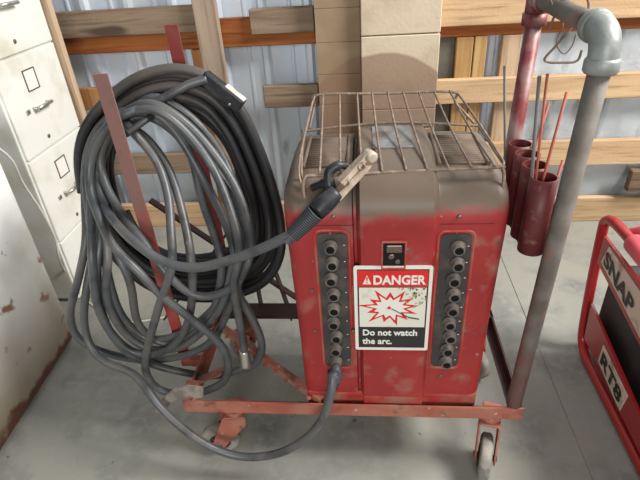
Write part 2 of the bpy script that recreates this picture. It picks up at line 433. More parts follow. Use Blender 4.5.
# ================================================================ CART
DZ = .27
XL, XR, YF, YB = -.565, .452, 1.015, 1.500
cart = thing('welding_cart', 'faded red angle iron cart on casters carrying the welder', 'cart', (-.06, 1.25, 0))
def rail(a, b, inward, h=.046, w=.044, t=.006):
    a = V(a); b = V(b); n_ = V(inward); q = NB()
    pts = [(0, 0), (t, 0), (t, -h + t), (w, -h + t), (w, -h), (0, -h)]
    A = [q.verts.new(a + n_ * u + V((0, 0, v))) for u, v in pts]; B = [q.verts.new(b + n_ * u + V((0, 0, v))) for u, v in pts]
    for i in range(6): q.faces.new((A[i], A[(i + 1) % 6], B[(i + 1) % 6], B[i]))
    q.faces.new(A[::-1]); q.faces.new(B); bmesh.ops.recalc_face_normals(q, faces=q.faces)
    return q
XL = -.580
obj('front_rail', rail((XL, YF, DZ + .002), (XR, YF, DZ + .002), (0, 1, 0)), 'cart', cart)
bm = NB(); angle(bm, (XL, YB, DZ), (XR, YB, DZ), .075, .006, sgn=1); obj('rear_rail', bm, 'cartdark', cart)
obj('side_rail', rail((XL + .002, YF + .007, DZ), (XL + .002, YB - .007, DZ), (1, 0, 0), .038, .03), 'cart', cart)
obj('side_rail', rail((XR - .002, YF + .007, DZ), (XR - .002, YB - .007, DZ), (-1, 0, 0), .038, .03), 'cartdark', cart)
# inner cross members carrying the welder
for xx in (-.17, .30):
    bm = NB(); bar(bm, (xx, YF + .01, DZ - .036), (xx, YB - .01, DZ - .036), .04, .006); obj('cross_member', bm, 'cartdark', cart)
# diagonal notched brace
bm = NB()
a = V((-.150, 1.024, DZ + .012)); b = V((-.556, 1.36, DZ + .012))
angle(bm, a, b, .024, .005, sgn=1, w2=.021)
dd = (b - a).normalized()
for k in range(9):
    c = a + dd * (.03 + k * .052); n_ = V((dd.y, -dd.x, 0))
    lathe(bm, c - n_ * .016 + V((0, 0, -.001)), (0, 0, 1), [(0, .007), (.004, .007)], 8)
obj('diagonal_brace', bm, 'cart', cart)
# short stub at the front left with a torn tab
bm = NB()
bar(bm, (XL + .02, YF + .10, DZ - .012), (XL + .12, YF + .16, DZ - .012), .03, .006)
box(bm, XL - .012, XL + .030, YF + .06, YF + .09, DZ - .03, DZ + .004, .003, 1)
obj('corner_bracket', bm, 'cart', cart)
bm = NB()
poly(bm, [at(x_, y_, 1.006) for x_, y_ in ((203, 388), (186, 386), (174, 389), (165, 396), (158, 405), (155, 411), (160, 415), (166, 410), (171, 403), (180, 398), (203, 398))], (0, .006, 0))
obj('bent_tab', bm, 'tab', cart)

# casters
def caster(x, y, yaw, r=.068, w=.034, off=.04):
    piv = V((x, y, 0)); m = Matrix.Translation(piv) @ Matrix.Rotation(yaw, 4, 'Z')
    b_ = NB()
    # fork: top plate and two tapering cheeks
    box(b_, -.030, .030, -.026, .026, DZ - .058, DZ - .047, .002, 1)
    lathe(b_, (0, 0, DZ - .082), (0, 0, 1), [(0, .026), (.012, .032), (.024, .028)], 16)
    for s in (-1, 1):
        pts = [V((-.034, s * .026, DZ - .078)), V((.040, s * .026, DZ - .078)), V((off + .020, s * .026, r + .012)), V((off + .019, s * .026, r - .010)), V((off + .006, s * .026, r - .019)), V((off - .012, s * .026, r - .016)), V((off - .034, s * .026, r + .012)), V((-.030, s * .026, DZ - .115))]
        poly(b_, pts, (0, s * .005, 0))
    box(b_, -.030, .036, -.031, .031, DZ - .084, DZ - .076, .002, 1)
    bmesh.ops.transform(b_, matrix=m, verts=b_.verts)
    cs = obj('caster_fork', b_, 'cart', cart)
    b_ = NB()
    lathe(b_, (off, -w / 2, r), (0, 1, 0), [(0, r - .012), (.002, r - .006), (.008, r), (w - .008, r), (w - .002, r - .006), (w, r - .012), ], 32)
    bmesh.ops.transform(b_, matrix=m, verts=b_.verts)
    obj('wheel', b_, 'wheel', cs)
    b_ = NB(); lathe(b_, (off, -w / 2 - .003, r), (0, 1, 0), [(0, r * .42), (.004, r * .60), (w + .002, r * .60), (w + .006, r * .42)], 20)
    bmesh.ops.transform(b_, matrix=m, verts=b_.verts)
    obj('hub', b_, 'cartdark', cs)
    b_ = NB(); lathe(b_, (off, -.036, r), (0, 1, 0), [(0, .009), (.072, .009)], 8)
    bmesh.ops.transform(b_, matrix=m, verts=b_.verts)
    obj('axle', b_, 'screw', cs)
caster(.372, 1.050, radians(-104), .072, .036, .055)
caster(-.430, 1.050, radians(186), .064, .034, .068)
caster(.385, 1.44, radians(-60))
caster(-.47, 1.44, radians(150))

# pipe handle frame at the right end
HX = .448
PR = .0215
p0 = V((.427, 1.036, DZ)); ptop = V((.453, 1.036, 1.255))
bm = NB(); tube(bm, [p0, p0.lerp(ptop, .5), ptop], PR, 20); obj('handle_post', bm, 'pipe', cart)
EX, EZ, ER = .4535, 1.303, .046
bm = NB()
arc = [V((EX, 1.036, 1.232))]
for k in range(0, 9):
    a_ = k / 8 * pi / 2
    arc.append(V((EX, 1.036 + ER * (1 - cos(a_)), EZ - ER + ER * sin(a_))))
arc.append(V((EX, 1.036 + ER + .028, EZ)))
tube(bm, arc, .0285, 22)
tube(bm, [V((EX, 1.036, z_)) for z_ in (1.228, 1.233, 1.252, 1.258)], [.029, .033, .033, .029], 22)
tube(bm, [V((EX, y_, EZ)) for y_ in (1.088, 1.093, 1.108, 1.113)], [.029, .033, .033, .029], 22)
obj('elbow', bm, 'elbow', cart)
bm = NB(); tube(bm, [V((EX, 1.09, EZ)), V((.450, 1.46, 1.312))], PR, 20); obj('handle_bar', bm, 'pipe', cart)
bm = NB()
tube(bm, [V((.452, 1.43, 1.312)), V((.450, 1.462, 1.312))], .030, 20)
tube(bm, [V((.450, 1.485, 1.36)), V((.450, 1.485, 1.255))], .028, 20); tube(bm, [V((.450, 1.485, 1.275)), V((.450, 1.485, 1.245))], .0325, 20)
obj('pipe_tee', bm, 'pipered', cart)
bm = NB(); tube(bm, [V((.450, 1.485, 1.26)), V((.432, 1.480, DZ - .01))], PR, 20); obj('handle_post', bm, 'pipered', cart)

# electrode tubes and tray
tubes = []
tops = [(541.5, 178, 1.10), (531.5, 163.5, 1.165), (522, 150, 1.235), (517, 139, 1.305)]
CANX = .406
tr = NB()
zt_ = []
for i, (px, py, yy) in enumerate(tops):
    c = atx(px, py, CANX); yy = c.y
    b_ = NB(); R_ = .0315; hgt = .20
    c = V((CANX, 1.085 + i * .0695, .985))
    lathe(b_, c, (0, 0, -1), [(0, R_ - .004), (0, R_), (hgt, R_), (hgt, R_ - .004), (hgt - .008, R_ - .004), (hgt - .008, .001)], 24, False)
    lathe(b_, c, (0, 0, -1), [(0, R_ - .004), (hgt - .008, R_ - .004)], 24, False)
    o = obj('rod_tube', b_, 'can', cart); tubes.append(c)
bm = NB()
box(bm, CANX - .020, CANX + .036, 1.075, 1.335, .779, .785, .002, 1)
obj('tube_tray', bm, 'can', cart)
bm = NB()
bar(bm, (.474, 1.09, .84), (.466, 1.44, .87), .006, .06)
box(bm, CANX + .03, .482, 1.33, 1.345, .78, .85, .002, 1)
obj('tube_bracket', bm, 'can', cart)

# cable rack at the left end
bm = NB()
angle(bm, (-.644, 1.195, DZ - .03), (-.661, 1.195, 1.230), .037, .005, up=V((-1, 0, 0)), sgn=-1, w2=.03)
box(bm, -.612, -.566, 1.196, 1.226, DZ - .035, DZ - .005, .002, 1)
u1 = obj('cable_upright', bm, 'upright', cart)
bm = NB()
angle(bm, (-.545, 1.49, DZ - .02), (-.570, 1.49, 1.290), .038, .005, up=V((-1, 0, 0)), sgn=-1, w2=.03)
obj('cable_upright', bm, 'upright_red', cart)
bm = NB(); tube(bm, [V((-.622, 1.205, 1.075)), V((-.545, 1.505, 1.10))], .009, 10); obj('cable_peg', bm, 'dark', cart)
bm = NB()
bar(bm, at(232, 150, 1.512), at(292, 318, 1.512), .006, .035, V((0, 1, 0)))
bar(bm, at(262, 185, 1.522), at(165, 318, 1.522), .006, .03, V((0, 1, 0)))
bar(bm, at(150, 200, 1.53), at(300, 300, 1.53), .006, .03, V((0, 1, 0)))
obj('rear_brace', bm, 'cartdark', cart)
bm = NB(); bar(bm, at(228, 120, 1.50), at(262, 310, 1.50), .006, .04, V((0, 1, 0))); obj('rear_strut', bm, 'cartdark', cart)

# ================================================================ WELDER
WX0, WX1, WYF, WYB = -.196, .326, 1.040, 1.455
WZ0, WZ1 = .240, .985
wl = thing('arc_welder', 'dusty red arc welder with danger sign standing on the cart', 'welder', (.066, 1.25, .24))
def side_profile(inset):
    """outline in y,z from the front bottom over the top to the rear bottom"""
    P = [(WYF, .302), (WYF, WZ0 + .2), (WYF, WZ0 + .4), (WYF, .86)]
    R = .085
    for k in range(0, 11):
        a_ = k / 10 * pi / 2 * .93
        P.append((WYF + R - R * cos(a_), WZ1 - R * 1.05 - .006 + R * 1.05 * sin(a_)))
    P += [(WYF + .20, WZ1 + .002), (WYF + .28, WZ1 + .002), (WYB - .08, WZ1 - .004)]
    for k in range(0, 7):
        a_ = k / 6 * pi / 2
        P.append((WYB - .06 + .06 * sin(a_), WZ1 - .064 + .06 * cos(a_)))
    P += [(WYB, .6), (WYB, .302)]
    return P
P = side_profile(0)
def normals(P):
    out = []
    for i in range(len(P)):
        a_ = P[max(i - 1, 0)]; c_ = P[min(i + 1, len(P) - 1)]
        ty, tz = c_[0] - a_[0], c_[1] - a_[1]; l = hypot(ty, tz); out.append((-tz / l, ty / l))
    return out
NRM = normals(P)
SEAML, SEAMR = -.020, .158
cols = []
Rc = .034
for k in range(7):
    a_ = k / 6 * pi / 2
    cols.append((WX0 + Rc - Rc * cos(a_), -(Rc - Rc * sin(a_))))
cols += [(-.10, 0), (SEAML - .013, 0), (SEAML - .010, -.014), (SEAML - .004, -.014), (SEAML, .004), (SEAML + .006, .013), (.03, .014), (.10, .014),
         (SEAMR - .008, .014), (SEAMR, .010), (SEAMR + .006, .001), (SEAMR + .012, 0), (.22, 0)]
for k in range(7):
    a_ = (1 - k / 6) * pi / 2
    cols.append((WX1 - Rc + Rc * cos(a_), -(Rc - Rc * sin(a_))))
bm = NB(); G = []
for (x, of) in cols:
    of0 = of; fl_ = lambda z_: (x - .065) / .26 * .010 * max(0, (z_ - .55) / .4)
    def OF(p): return of0 * (1 + (1.1 if of0 > 0 else .2) * min(1, max(0, (p[1] - .86) / .08)))
    G.append([bm.verts.new((x + fl_(p[1]), p[0] + n_[0] * OF(p), p[1] + n_[1] * OF(p) + .004 * (1 - ((x - .066) / .26) ** 2) * (p[1] > .95))) for p, n_ in zip(P, NRM)])
for i in range(len(G) - 1):
    for j in range(len(P) - 1):
        f = bm.faces.new((G[i][j], G[i + 1][j], G[i + 1][j + 1], G[i][j + 1])); f.smooth = True
bm.faces.new(G[0]); bm.faces.new(G[-1][::-1])
bm.faces.new([g_[0] for g_ in G] + [g_[-1] for g_ in G][::-1])
bmesh.ops.recalc_face_normals(bm, faces=bm.faces)
for e in bm.edges:
    if len(e.link_faces) == 2 and e.calc_face_angle(0) > radians(38): e.smooth = False
obj('housing', bm, 'red', wl)
# base flange
bm = NB(); box(bm, WX0 + .006, WX1 - .006, WYF + .004, WYB - .004, WZ0, .2985, .010, 3)
box(bm, SEAML + .004, SEAMR, WYF - .010, WYF + .02, WZ0, .2985, .004, 2)
obj('base_flange', bm, 'redbase', wl)
# horizontal panel seam where the lid starts
bm = NB()
for k, (xa, xb, yo) in enumerate([(WX0 + .03, SEAML - .012, WYF), (SEAML + .006, SEAMR - .004, WYF - .0145), (SEAMR + .01, WX1 - .03, WYF)]):
    box(bm, xa, xb, yo - .0006, yo + .002, .888, .8896)
obj('lid_seam', bm, 'cartdark', wl)
# louvres on the top left and top right
def top_z(y): return WZ1 + .004
for (xa, xb) in ((-.155, -.055), (.185, .290)):
    b_ = NB(); y = WYF + .13
    while y < WYB - .09:
        tube(b_, [V((xa, y, WZ1 + .002)), V((xb, y, WZ1 + .002))], .0042, 6)
        y += .0125
    # raised border
    for (q0, q1) in (((xa - .006, WYF + .12), (xa - .006, WYB - .08)), ((xb + .006, WYF + .12), (xb + .006, WYB - .08))):
        tube(b_, [V((*q0, WZ1 + .003)), V((*q1, WZ1 + .003))], .006, 6)
    obj('louver_panel', b_, 'dustbrown', wl)
# bluish bare patch on the top of the middle band
bm = NB(); box(bm, .015, .12, WYF + .16, WYF + .32, WZ1 + .0330, WZ1 + .0365, .0006, 1)
MT['patch'] = mat('grey_label_plate', (.21, .20, .19), .6, .2, [((.30, .33, .35), 30, .56, .08, 7), ((.15, .11, .09), 16, .58, .08, 6)])
obj('top_plate', bm, 'patch', wl)

# terminal strips
def rounded_rect(x0, x1, z0, z1, r, y, n=5):
    pts = []
    for cx, cz, a0 in ((x1 - r, z1 - r, 0), (x0 + r, z1 - r, 90), (x0 + r, z0 + r, 180), (x1 - r, z0 + r, 270)):
        for k in range(n + 1):
            a_ = radians(a0 + 90 * k / n); pts.append(V((cx + r * cos(a_), y, cz + r * sin(a_))))
    return pts
sock_l = [(332, 249), (333, 267), (332.5, 283), (333.5, 298), (334.5, 312), (334, 327), (335.5, 340), (335, 352), (334.5, 364)]
sock_r = [(457, 250), (455, 267), (452, 283), (450.5, 297), (448.5, 312), (446.5, 327), (445, 340), (443.5, 353), (442, 364)]
yS = WYF
plug_pt = None
for idx, (ss, sx0, sx1) in enumerate(((sock_l, -.124, -.050), (sock_r, .176, .250))):
    zt = at(ss[0][0], ss[0][1], yS - .02).z + .034; zb = at(ss[-1][0], ss[-1][1], yS - .02).z - .026
    cx = (sx0 + sx1) / 2
    b_ = NB()
    out = rounded_rect(sx0 - .008, sx1 + .008, zb - .010, zt + .010, .018, yS); inn = rounded_rect(sx0 - .002, sx1 + .002, zb - .004, zt + .004, .014, yS)
    A = [b_.verts.new(p + V((0, -.0005, 0))) for p in out]; A2 = [b_.verts.new(p + V((0, -.0055, 0))) for p in [o_.lerp(i_, .35) for o_, i_ in zip(out, inn)]]; B = [b_.verts.new(p + V((0, -.0005, 0))) for p in inn]
    n = len(A)
    for i in range(n):
        for (Q, S_) in ((A, A2), (A2, B)):
            f = b_.faces.new((Q[i], Q[(i + 1) % n], S_[(i + 1) % n], S_[i])); f.smooth = True
    bmesh.ops.recalc_face_normals(b_, faces=b_.faces)
    b_.faces.ensure_lookup_table()
    fr = obj('terminal_frame', b_, 'redbase', wl)
    b_ = NB(); poly(b_, rounded_rect(sx0, sx1, zb, zt, .014, yS - .003), (0, .004, 0))
    pl = obj('terminal_board', b_, 'plate', wl)
    ns = len(ss)
    for k, (px, py) in enumerate(ss):
        z = at(ss[0][0], ss[0][1], yS - .02).z + (at(ss[-1][0], ss[-1][1], yS - .02).z - at(ss[0][0], ss[0][1], yS - .02).z) * k / (ns - 1)
        xk = cx + (-.004 if idx == 0 else .004)
        c = V((xk + .003 * sin(k * 2.3), yS - .003, z))
        b_ = NB()
        lathe(b_, c, (.0, -1, 0), [(0, .0165), (.005, .0190), (.008, .0180), (.009, .0155), (.021, .0150), (.024, .0142), (.024, .0104), (.010, .0100), (.010, .0005)], 18, False)
        for f in b_.faces:
            if all((v.co - c - V((0, v.co.y - c.y, 0))).length < .0115 for v in f.verts): f.material_index = 1
        so = obj('socket', b_, 'socket', pl); so.data.materials.append(MT['hole'])
        if idx == 0 and k == ns - 1: plug_pt = c
    for k in range(9):
        z = zt - .034 - (zt - zb - .06) * k / 8
        b_ = NB(); box(b_, sx1 - .0095, sx1 - .0055, yS - .0036, yS - .0028, z - .001, z + .001); obj('terminal_marking', b_, 'signwhite', pl)
# meter window / latch in the middle band
yC = WYF - .014
mw = at(383, 238, yC); mw2 = at(404, 267, yC)
b_ = NB()
x0, x1, z0, z1 = mw.x, mw2.x, mw2.z, mw.z - .012
for q in ((x0 - .004, x0, z0, z1), (x1, x1 + .004, z0, z1), (x0 - .004, x1 + .004, z1, z1 + .004), (x0 - .004, x1 + .004, z0 - .004, z0)):
    box(b_, q[0], q[1], yC - .006, yC + .002, q[2], q[3], .001, 1)
mf = obj('window_frame', b_, 'redbase', wl)
b_ = NB(); box(b_, x0, x1, yC - .002, yC + .001, z0, z1); obj('window_opening', b_, 'hole', mf)
b_ = NB(); box(b_, x0 + .008, x1 - .006, yC - .006, yC - .002, z0 + .045, z1 - .006, .003, 2)
lathe(b_, (x0 + .020, yC - .003, z0 + .035), (0, -1, 0), [(0, .008), (.004, .008), (.006, .005)], 10)
lathe(b_, (x0 + .036, yC - .003, z0 + .020), (0, -1, 0), [(0, .006), (.004, .006)], 10)
obj('latch', b_, 'screw', mf)
# screws
b_ = None
for (px, py, yy) in [(333, 217, WYF), (394, 220, yC), (459, 217, WYF), (330, 233, WYF), (457, 232, WYF), (407, 250, yC), (312, 290, WYF), (315, 331, WYF), (470, 290, WYF), (464, 331, WYF), (440, 376, WYF), (353, 331, yC)]:
    p = at(px, py, yy)
    b_ = NB(); lathe(b_, p + V((0, .001, 0)), (0, -1, 0), [(0, .0055), (.003, .0055), (.005, .0030)], 10)
    obj('screw', b_, 'screw', wl)

# danger sign
SY = yC - .0030
a0 = at(353, 267, SY); a1 = at(433, 265, SY); a2 = at(356, 351, SY); a3 = at(428, 349, SY)
sx0 = (a0.x + a2.x) / 2; sx1 = (a1.x + a3.x) / 2; sz1 = (a0.z + a1.z) / 2; sz0 = (a2.z + a3.z) / 2
SW = sx1 - sx0; SH = sz1 - sz0
b_ = NB(); poly(b_, rounded_rect(sx0, sx1, sz0, sz1, .006, SY), (0, .0028, 0)); sign = obj('danger_sign', b_, 'signwhite', wl)
def srect(u0, u1, v0, v1, m, layer, name, th=.0005):
    b = NB(); y1 = SY - layer * .0005
    box(b, sx0 + u0 * SW, sx0 + u1 * SW, y1 - th, y1, sz0 + v0 * SH, sz0 + v1 * SH)
    return obj(name, b, m, sign)
b = NB(); m_ = .045; mv = .035
box(b, sx0 + m_ * SW, sx1 - m_ * SW, SY - .0004, SY, sz0 + mv * SH, sz1 - mv * SH); obj('border', b, 'signblack', sign)
srect(.065, .935, .30, .765, 'signcream', .8, 'picture_field')
srect(.055, .945, .775, .955, 'signred', .8, 'header_band')
def sp(u, v, layer): return V((sx0 + u * SW, SY - layer * .0005, sz0 + v * SH))
def star(cx, cy, ro, ri, n, layer, m, name, seed):
    rnd = random.Random(seed); b = NB(); pts = []
    for k in range(n * 2):
        a_ = pi * k / n + .12
        r = (ro * (1 + .16 * sin(k * 1.7)) if k % 2 == 0 else ri)
        pts.append(V((sx0 + cx * SW + r * cos(a_) * 1.15, SY - layer * .0005, sz0 + cy * SH + r * sin(a_) * .88)))
    c = b.verts.new(V((sx0 + cx * SW, SY - layer * .0005, sz0 + cy * SH)))
    vs = [b.verts.new(p) for p in pts]
    for i in range(len(vs)): b.faces.new((c, vs[i], vs[(i + 1) % len(vs)]))
    r = bmesh.ops.extrude_face_region(b, geom=list(b.faces))
    for v in [e for e in r['geom'] if isinstance(e, bmesh.types.BMVert)]: v.co.y += .0004
    bmesh.ops.recalc_face_normals(b, faces=b.faces)
    return obj(name, b, m, sign)
star(.47, .535, SW * .335, SW * .19, 13, 2.2, 'signred', 'starburst', 1)
star(.47, .535, SW * .235, SW * .145, 13, 3.2, 'signwhite', 'starburst_centre', 1)
b = NB(); lathe(b, sp(.46, .535, 3.2), (0, -1, 0), [(0, .005), (.0006, .005)], 14); obj('arc_spot', b, 'signred', sign)
b = NB(); bar(b, sp(.49, .525, 4), sp(.72, .42, 4), .0006, .0026, V((0, 0, 1))); bar(b, sp(.715, .421, 4), sp(.86, .40, 4), .0006, .0036); obj('electrode_line', b, 'signblack', sign)
b = NB(); poly(b, [sp(.115, .805, 2), sp(.225, .805, 2), sp(.17, .905, 2)], (0, -.0005, 0)); obj('warning_triangle', b, 'signwhite', sign)
b = NB(); poly(b, [sp(.162, .845, 3.1), sp(.178, .845, 3.1), sp(.18, .885, 3.1), sp(.16, .885, 3.1)], (0, -.0004, 0)); poly(b, [sp(.162, .818, 3.1), sp(.178, .818, 3.1), sp(.178, .833, 3.1), sp(.162, .833, 3.1)], (0, -.0004, 0)); obj('exclamation_mark', b, 'signred', sign)
b = NB(); text_mesh(b, 'DANGER', sp(.245, .805, 2.4), (1, 0, 0), (0, 0, 1), .0385, .0004, .0012, .84); obj('danger_lettering', b, 'signwhite', sign)
b = NB()
text_mesh(b, 'Do not watch', sp(.10, .195, 2.4), (1, 0, 0), (0, 0, 1), .0290, .0004, .0008, .90)
text_mesh(b, 'the arc.', sp(.10, .085, 2.4), (1, 0, 0), (0, 0, 1), .0290, .0004, .0008, .90)
obj('warning_lettering', b, 'signwhite', sign)
b = NB()
rnd = random.Random(5)
for k in range(60):
    u = min(.93, max(.55, rnd.gauss(.80, .10))); v = min(.76, max(.45, rnd.gauss(.68, .07)))
    s = rnd.uniform(.0012, .0045); c = sp(u, v, 4.2)
    poly(b, [c + V((s * cos(t_) * rnd.uniform(.5, 1), 0, s * sin(t_) * rnd.uniform(.6, 1.4))) for t_ in [i * pi / 3 for i in range(6)]], (0, -.0002, 0))
obj('rust_stain', b, 'stain', sign)

# ================================================================ WIRE RACK
rk = thing('wire_rack', 'bent brown wire rack lying on top of the red welder', 'rack', (.07, 1.25, WZ1))
RZ = WZ1 + .020
fl = V((-.135, 1.075, RZ)); fr_ = V((.315, 1.100, RZ)); bl = V((-.165, 1.385, RZ)); br = V((.300, 1.385, RZ))
rl = at(318, 95, 1.44); rr_ = at(452, 92, 1.44)
b = NB()
tube(b, crom([fl + V((-.014, -.02, -.052)), fl + V((-.016, -.012, -.02)), fl + V((-.008, -.004, 0)), fl + V((.02, 0, 0)), fl.lerp(fr_, .5), fr_ + V((-.02, 0, 0)), fr_ + V((-.002, -.004, -.003)), fr_ + V((.002, -.012, -.022)), fr_ + V((0, -.02, -.052))], 6), .0042, 8)
obj('front_wire', b, 'wire', rk)
b = NB()
tube(b, crom([fl + V((-.022, .03, -.03)), fl + V((-.026, .06, 0)), bl + V((-.012, -.03, 0)), bl, bl.lerp(br, .5) + V((0, 0, .016)), br, br + V((.012, -.02, 0)), fr_ + V((.004, .03, 0))], 8), .0038, 8)
obj('frame_wire', b, 'wire', rk)
b = NB()
tube(b, crom([bl + V((.0, .01, .0)), rl + V((-.012, 0, -.03)), rl, rl.lerp(rr_, .5), rr_, rr_ + V((.012, 0, -.03)), br + V((.005, .01, 0))], 8), .0038, 8)
obj('raised_wire', b, 'wire', rk)
b = NB()
tube(b, crom([rr_ + V((.0, 0, 0)), rr_ + V((.022, -.02, -.01)), fr_ + V((.0, .05, .012)), fr_], 6), .0032, 6)
obj('end_wire', b, 'wire', rk); b = NB()
tube(b, crom([rl, rl + V((-.014, -.03, -.012)), fl + V((-.03, .06, .01)), fl + V((-.02, 0, -.035))], 6), .0032, 6)
obj('end_wire', b, 'wire', rk)
rods = [((323, 94), (321, 168)), ((339.5, 93.6), (341, 168)), ((357, 93.4), (362, 169)), ((372, 93), (382, 171)), ((387.6, 93), (406, 170)), ((403, 92.7), (427, 169.5)), ((418.5, 92.4), (448, 168)), ((434, 92), (470, 166)), ((449.5, 92), (493, 164.5))]
for (r0, r1) in rods:
    A = at(r0[0], r0[1], 1.44)
    t_ = (A.x - rl.x) / (rr_.x - rl.x)
    A = rl.lerp(rr_, t_)
    q = atz(r1[0], r1[1], RZ); s_ = (q.x - fl.x) / (fr_.x - fl.x); B = fl.lerp(fr_, s_)
    b = NB(); tube(b, crom([A + V((0, .002, .003)), A.lerp(B, .5) + V((0, 0, -.004)), B + V((0, -.004, .004))], 6), .0031, 6); obj('rod', b, 'wire', rk)

# ================================================================ CABLES
def dep(py):
    """depth of the grey loops: hung over the peg at the top, sagging forwards at the bottom"""
    t = min(1, max(0, (py - 150) / 130.0)); t = t * t * (3 - 2 * t)
    return 1.315 - .185 * t
def to3(seq, off=0.0):
    out = []
    for q in seq:
        if len(q) == 2: out.append(at(q[0], q[1], dep(q[1]) + off))
        else: out.append(at(q[0], q[1], q[2]))
    return out
CR_ = .0125
# loops traced clockwise
LA = [(296, 232, .985), (280, 240, .985), (263, 248, .99), (231, 260, 1.0), (194, 268, 1.01), (162, 261, 1.03), (137, 244, 1.06), (120, 228, 1.12), (105, 208, 1.22), (98, 182), (98, 158), (106, 138), (122, 124)]
LE = [(146, 116), (172, 130), (191, 155), (202, 200), (216, 240), (222, 268), (214, 309), (190, 337), (162, 343), (138, 324), (131, 285), (118, 255), (106, 225), (96, 192), (97, 155), (110, 130)]
LC = [(130, 128), (150, 142), (170, 172), (183, 215), (191, 258), (192, 301), (183, 334), (162, 352), (133, 352), (109, 330), (96, 301), (92, 261), (91, 222), (91, 184), (98, 150), (114, 128)]
LD = [(140, 112), (170, 122), (198, 148), (224, 182), (242, 218), (248, 244), (244, 268), (237, 290), (251, 316), (262, 343), (257, 362), (239, 370), (212, 376), (182, 372), (158, 366), (132, 356), (112, 335), (100, 305), (97, 268), (101, 238), (99, 205), (101, 165), (112, 136)]
LB = [(133, 132), (156, 160), (168, 195), (171, 232), (172, 265), (162, 297), (151, 334), (145, 368), (158, 389), (186, 394), (214, 388), (228, 374), (223, 347), (194, 321), (162, 296), (137, 270), (113, 246), (100, 220), (90, 190), (91, 160), (102, 134), (122, 116)]
LEND = [(152, 104, 1.33), (175, 92, 1.34), (190, 84, 1.35), (207, 79, 1.36)]
LG2 = [(148, 98), (178, 108), (204, 130), (224, 160), (238, 196), (244, 230), (240, 262), (226, 292), (204, 318), (176, 336), (146, 338), (122, 316), (110, 284), (104, 250), (100, 214), (96, 176), (100, 140), (116, 114)]
cable1 = to3(LA, 0) + to3(LE, .03) + to3(LC, .0) + to3(LD, .02) + to3(LG2, .035) + to3(LB, -.03) + to3(LEND)
P8 = [(333, 374, .985), (331, 392, .96), (322, 420, .94), (303, 441, .93), (276, 454, .93), (245, 457, .935), (215, 449, .94), (186, 431, .95), (160, 407, .97), (144, 385, 1.01), (130, 372, 1.06), (109, 364, 1.10), (92, 349, 1.13), (84, 322, 1.16), (87, 285, 1.19), (93, 250, 1.24), (89, 215), (86, 175), (92, 145), (110, 120)]
L1 = [(146, 108), (182, 128), (212, 160), (234, 195), (246, 232), (242, 268), (232, 300), (216, 336), (196, 351), (172, 358), (141, 360), (103, 352), (78, 338), (70, 313), (78, 281), (86, 240), (85, 200), (86, 160), (96, 132), (118, 113)]
LG = [(150, 103), (180, 118), (208, 146), (234, 184), (249, 225), (250, 256), (236, 284), (212, 296), (190, 293), (168, 275), (146, 245), (126, 220), (108, 190), (100, 160), (108, 134), (128, 114)]
LF = [(152, 112), (180, 138), (206, 184), (225, 222), (234, 252), (231, 273), (224, 300), (206, 328), (180, 347), (150, 349), (122, 330), (106, 296), (108, 260), (104, 225), (94, 190), (94, 160), (104, 132), (126, 112)]
LX = [(156, 110), (186, 132), (214, 170), (232, 215), (240, 250), (234, 280), (236, 302), (242, 334), (245, 358)]
cable2 = to3(P8, .02) + to3(L1, .045) + to3(LF, .015) + to3(LG, -.005) + to3(LX, -.02)

def resolve(pl, r=CR_):
    return smooth_path(crom(pl, 7), 3)
wc = thing('welding_cable', 'grey coiled welding cable with an electrode holder resting on the welder', 'cable', (-.45, 1.2, .15))
path = resolve(cable1)
b = NB(); tube(b, path, CR_, 12); obj('cable', b, 'cable', wc)
# electrode holder
hb = at(292, 236, .985); h1 = at(316, 212, 1.0); h2 = at(337, 192, 1.03); tipp = at(371, 156, 1.075)
dirh = (h2 - hb).normalized()
b = NB(); pts = [hb - dirh * .02]; rad = [.0125]
k = 0
L_ = (h1 - hb).length
for i in range(16):
    for q_, f_ in ((0, .80), (.2, 1), (.7, 1), (.9, .80)):
        pts.append(hb + (h1 - hb) * (i + q_) / 16); rad.append((.0185 + .005 * i / 16) * f_)
tube(b, pts, rad, 16)
for f in b.faces: f.smooth = False
obj('ribbed_grip', b, 'rib', wc, label='grey ribbed sleeve')
b = NB(); tube(b, crom([h1, h1.lerp(h2, .5), h2], 4), [.0225, .023, .0235, .0235, .023, .022, .021, .020, .018], 16)
obj('insulated_handle', b, 'rubber', wc)
dj = (tipp - h2).normalized(); side = dj.cross(V((0, 0, 1))).normalized(); upj = side.cross(dj).normalized()
def jaw(o0, l0, l1, w, th, bend):
    b = NB(); prev = None; n = 10; rings = []
    for i in range(n + 1):
        t = i / n; c = h2 + dj * (l0 + (l1 - l0) * t) + upj * (o0 + bend * t)
        ww = w * (1 - .15 * t) if t < .9 else w * .62
        rings.append([b.verts.new(c + side * a_ * ww + upj * q * th) for a_, q in ((-1, -.6), (-.7, 1), (.7, 1), (1, -.6), (.5, -1), (-.5, -1))])
    for i in range(n):
        for j in range(6): b.faces.new((rings[i][j], rings[i][(j + 1) % 6], rings[i + 1][(j + 1) % 6], rings[i + 1][j]))
    b.faces.new(rings[0][::-1]); b.faces.new(rings[-1]); bmesh.ops.recalc_face_normals(b, faces=b.faces)
    return b
LJ = (tipp - h2).length
o = obj('lower_jaw', jaw(-.007, -.01, LJ, .0165, .009, .0), 'jaw', wc, label='tan brass jaw')
o2 = obj('upper_jaw', jaw(.012, .02, LJ, .0155, .007, -.001), 'jaw', wc, label='tan brass jaw')
vd = (V((0, 0, H)) - h2).normalized()
for t in (.25, .70):
    c = h2 + dj * LJ * t
    nrm = (vd - dj * vd.dot(dj)).normalized()
    b = NB(); lathe(b, c + nrm * .013, nrm, [(0, .0095), (.005, .0095), (.006, .007), (.003, .005), (.003, .001)], 14); obj('rivet', b, 'screw', wc)
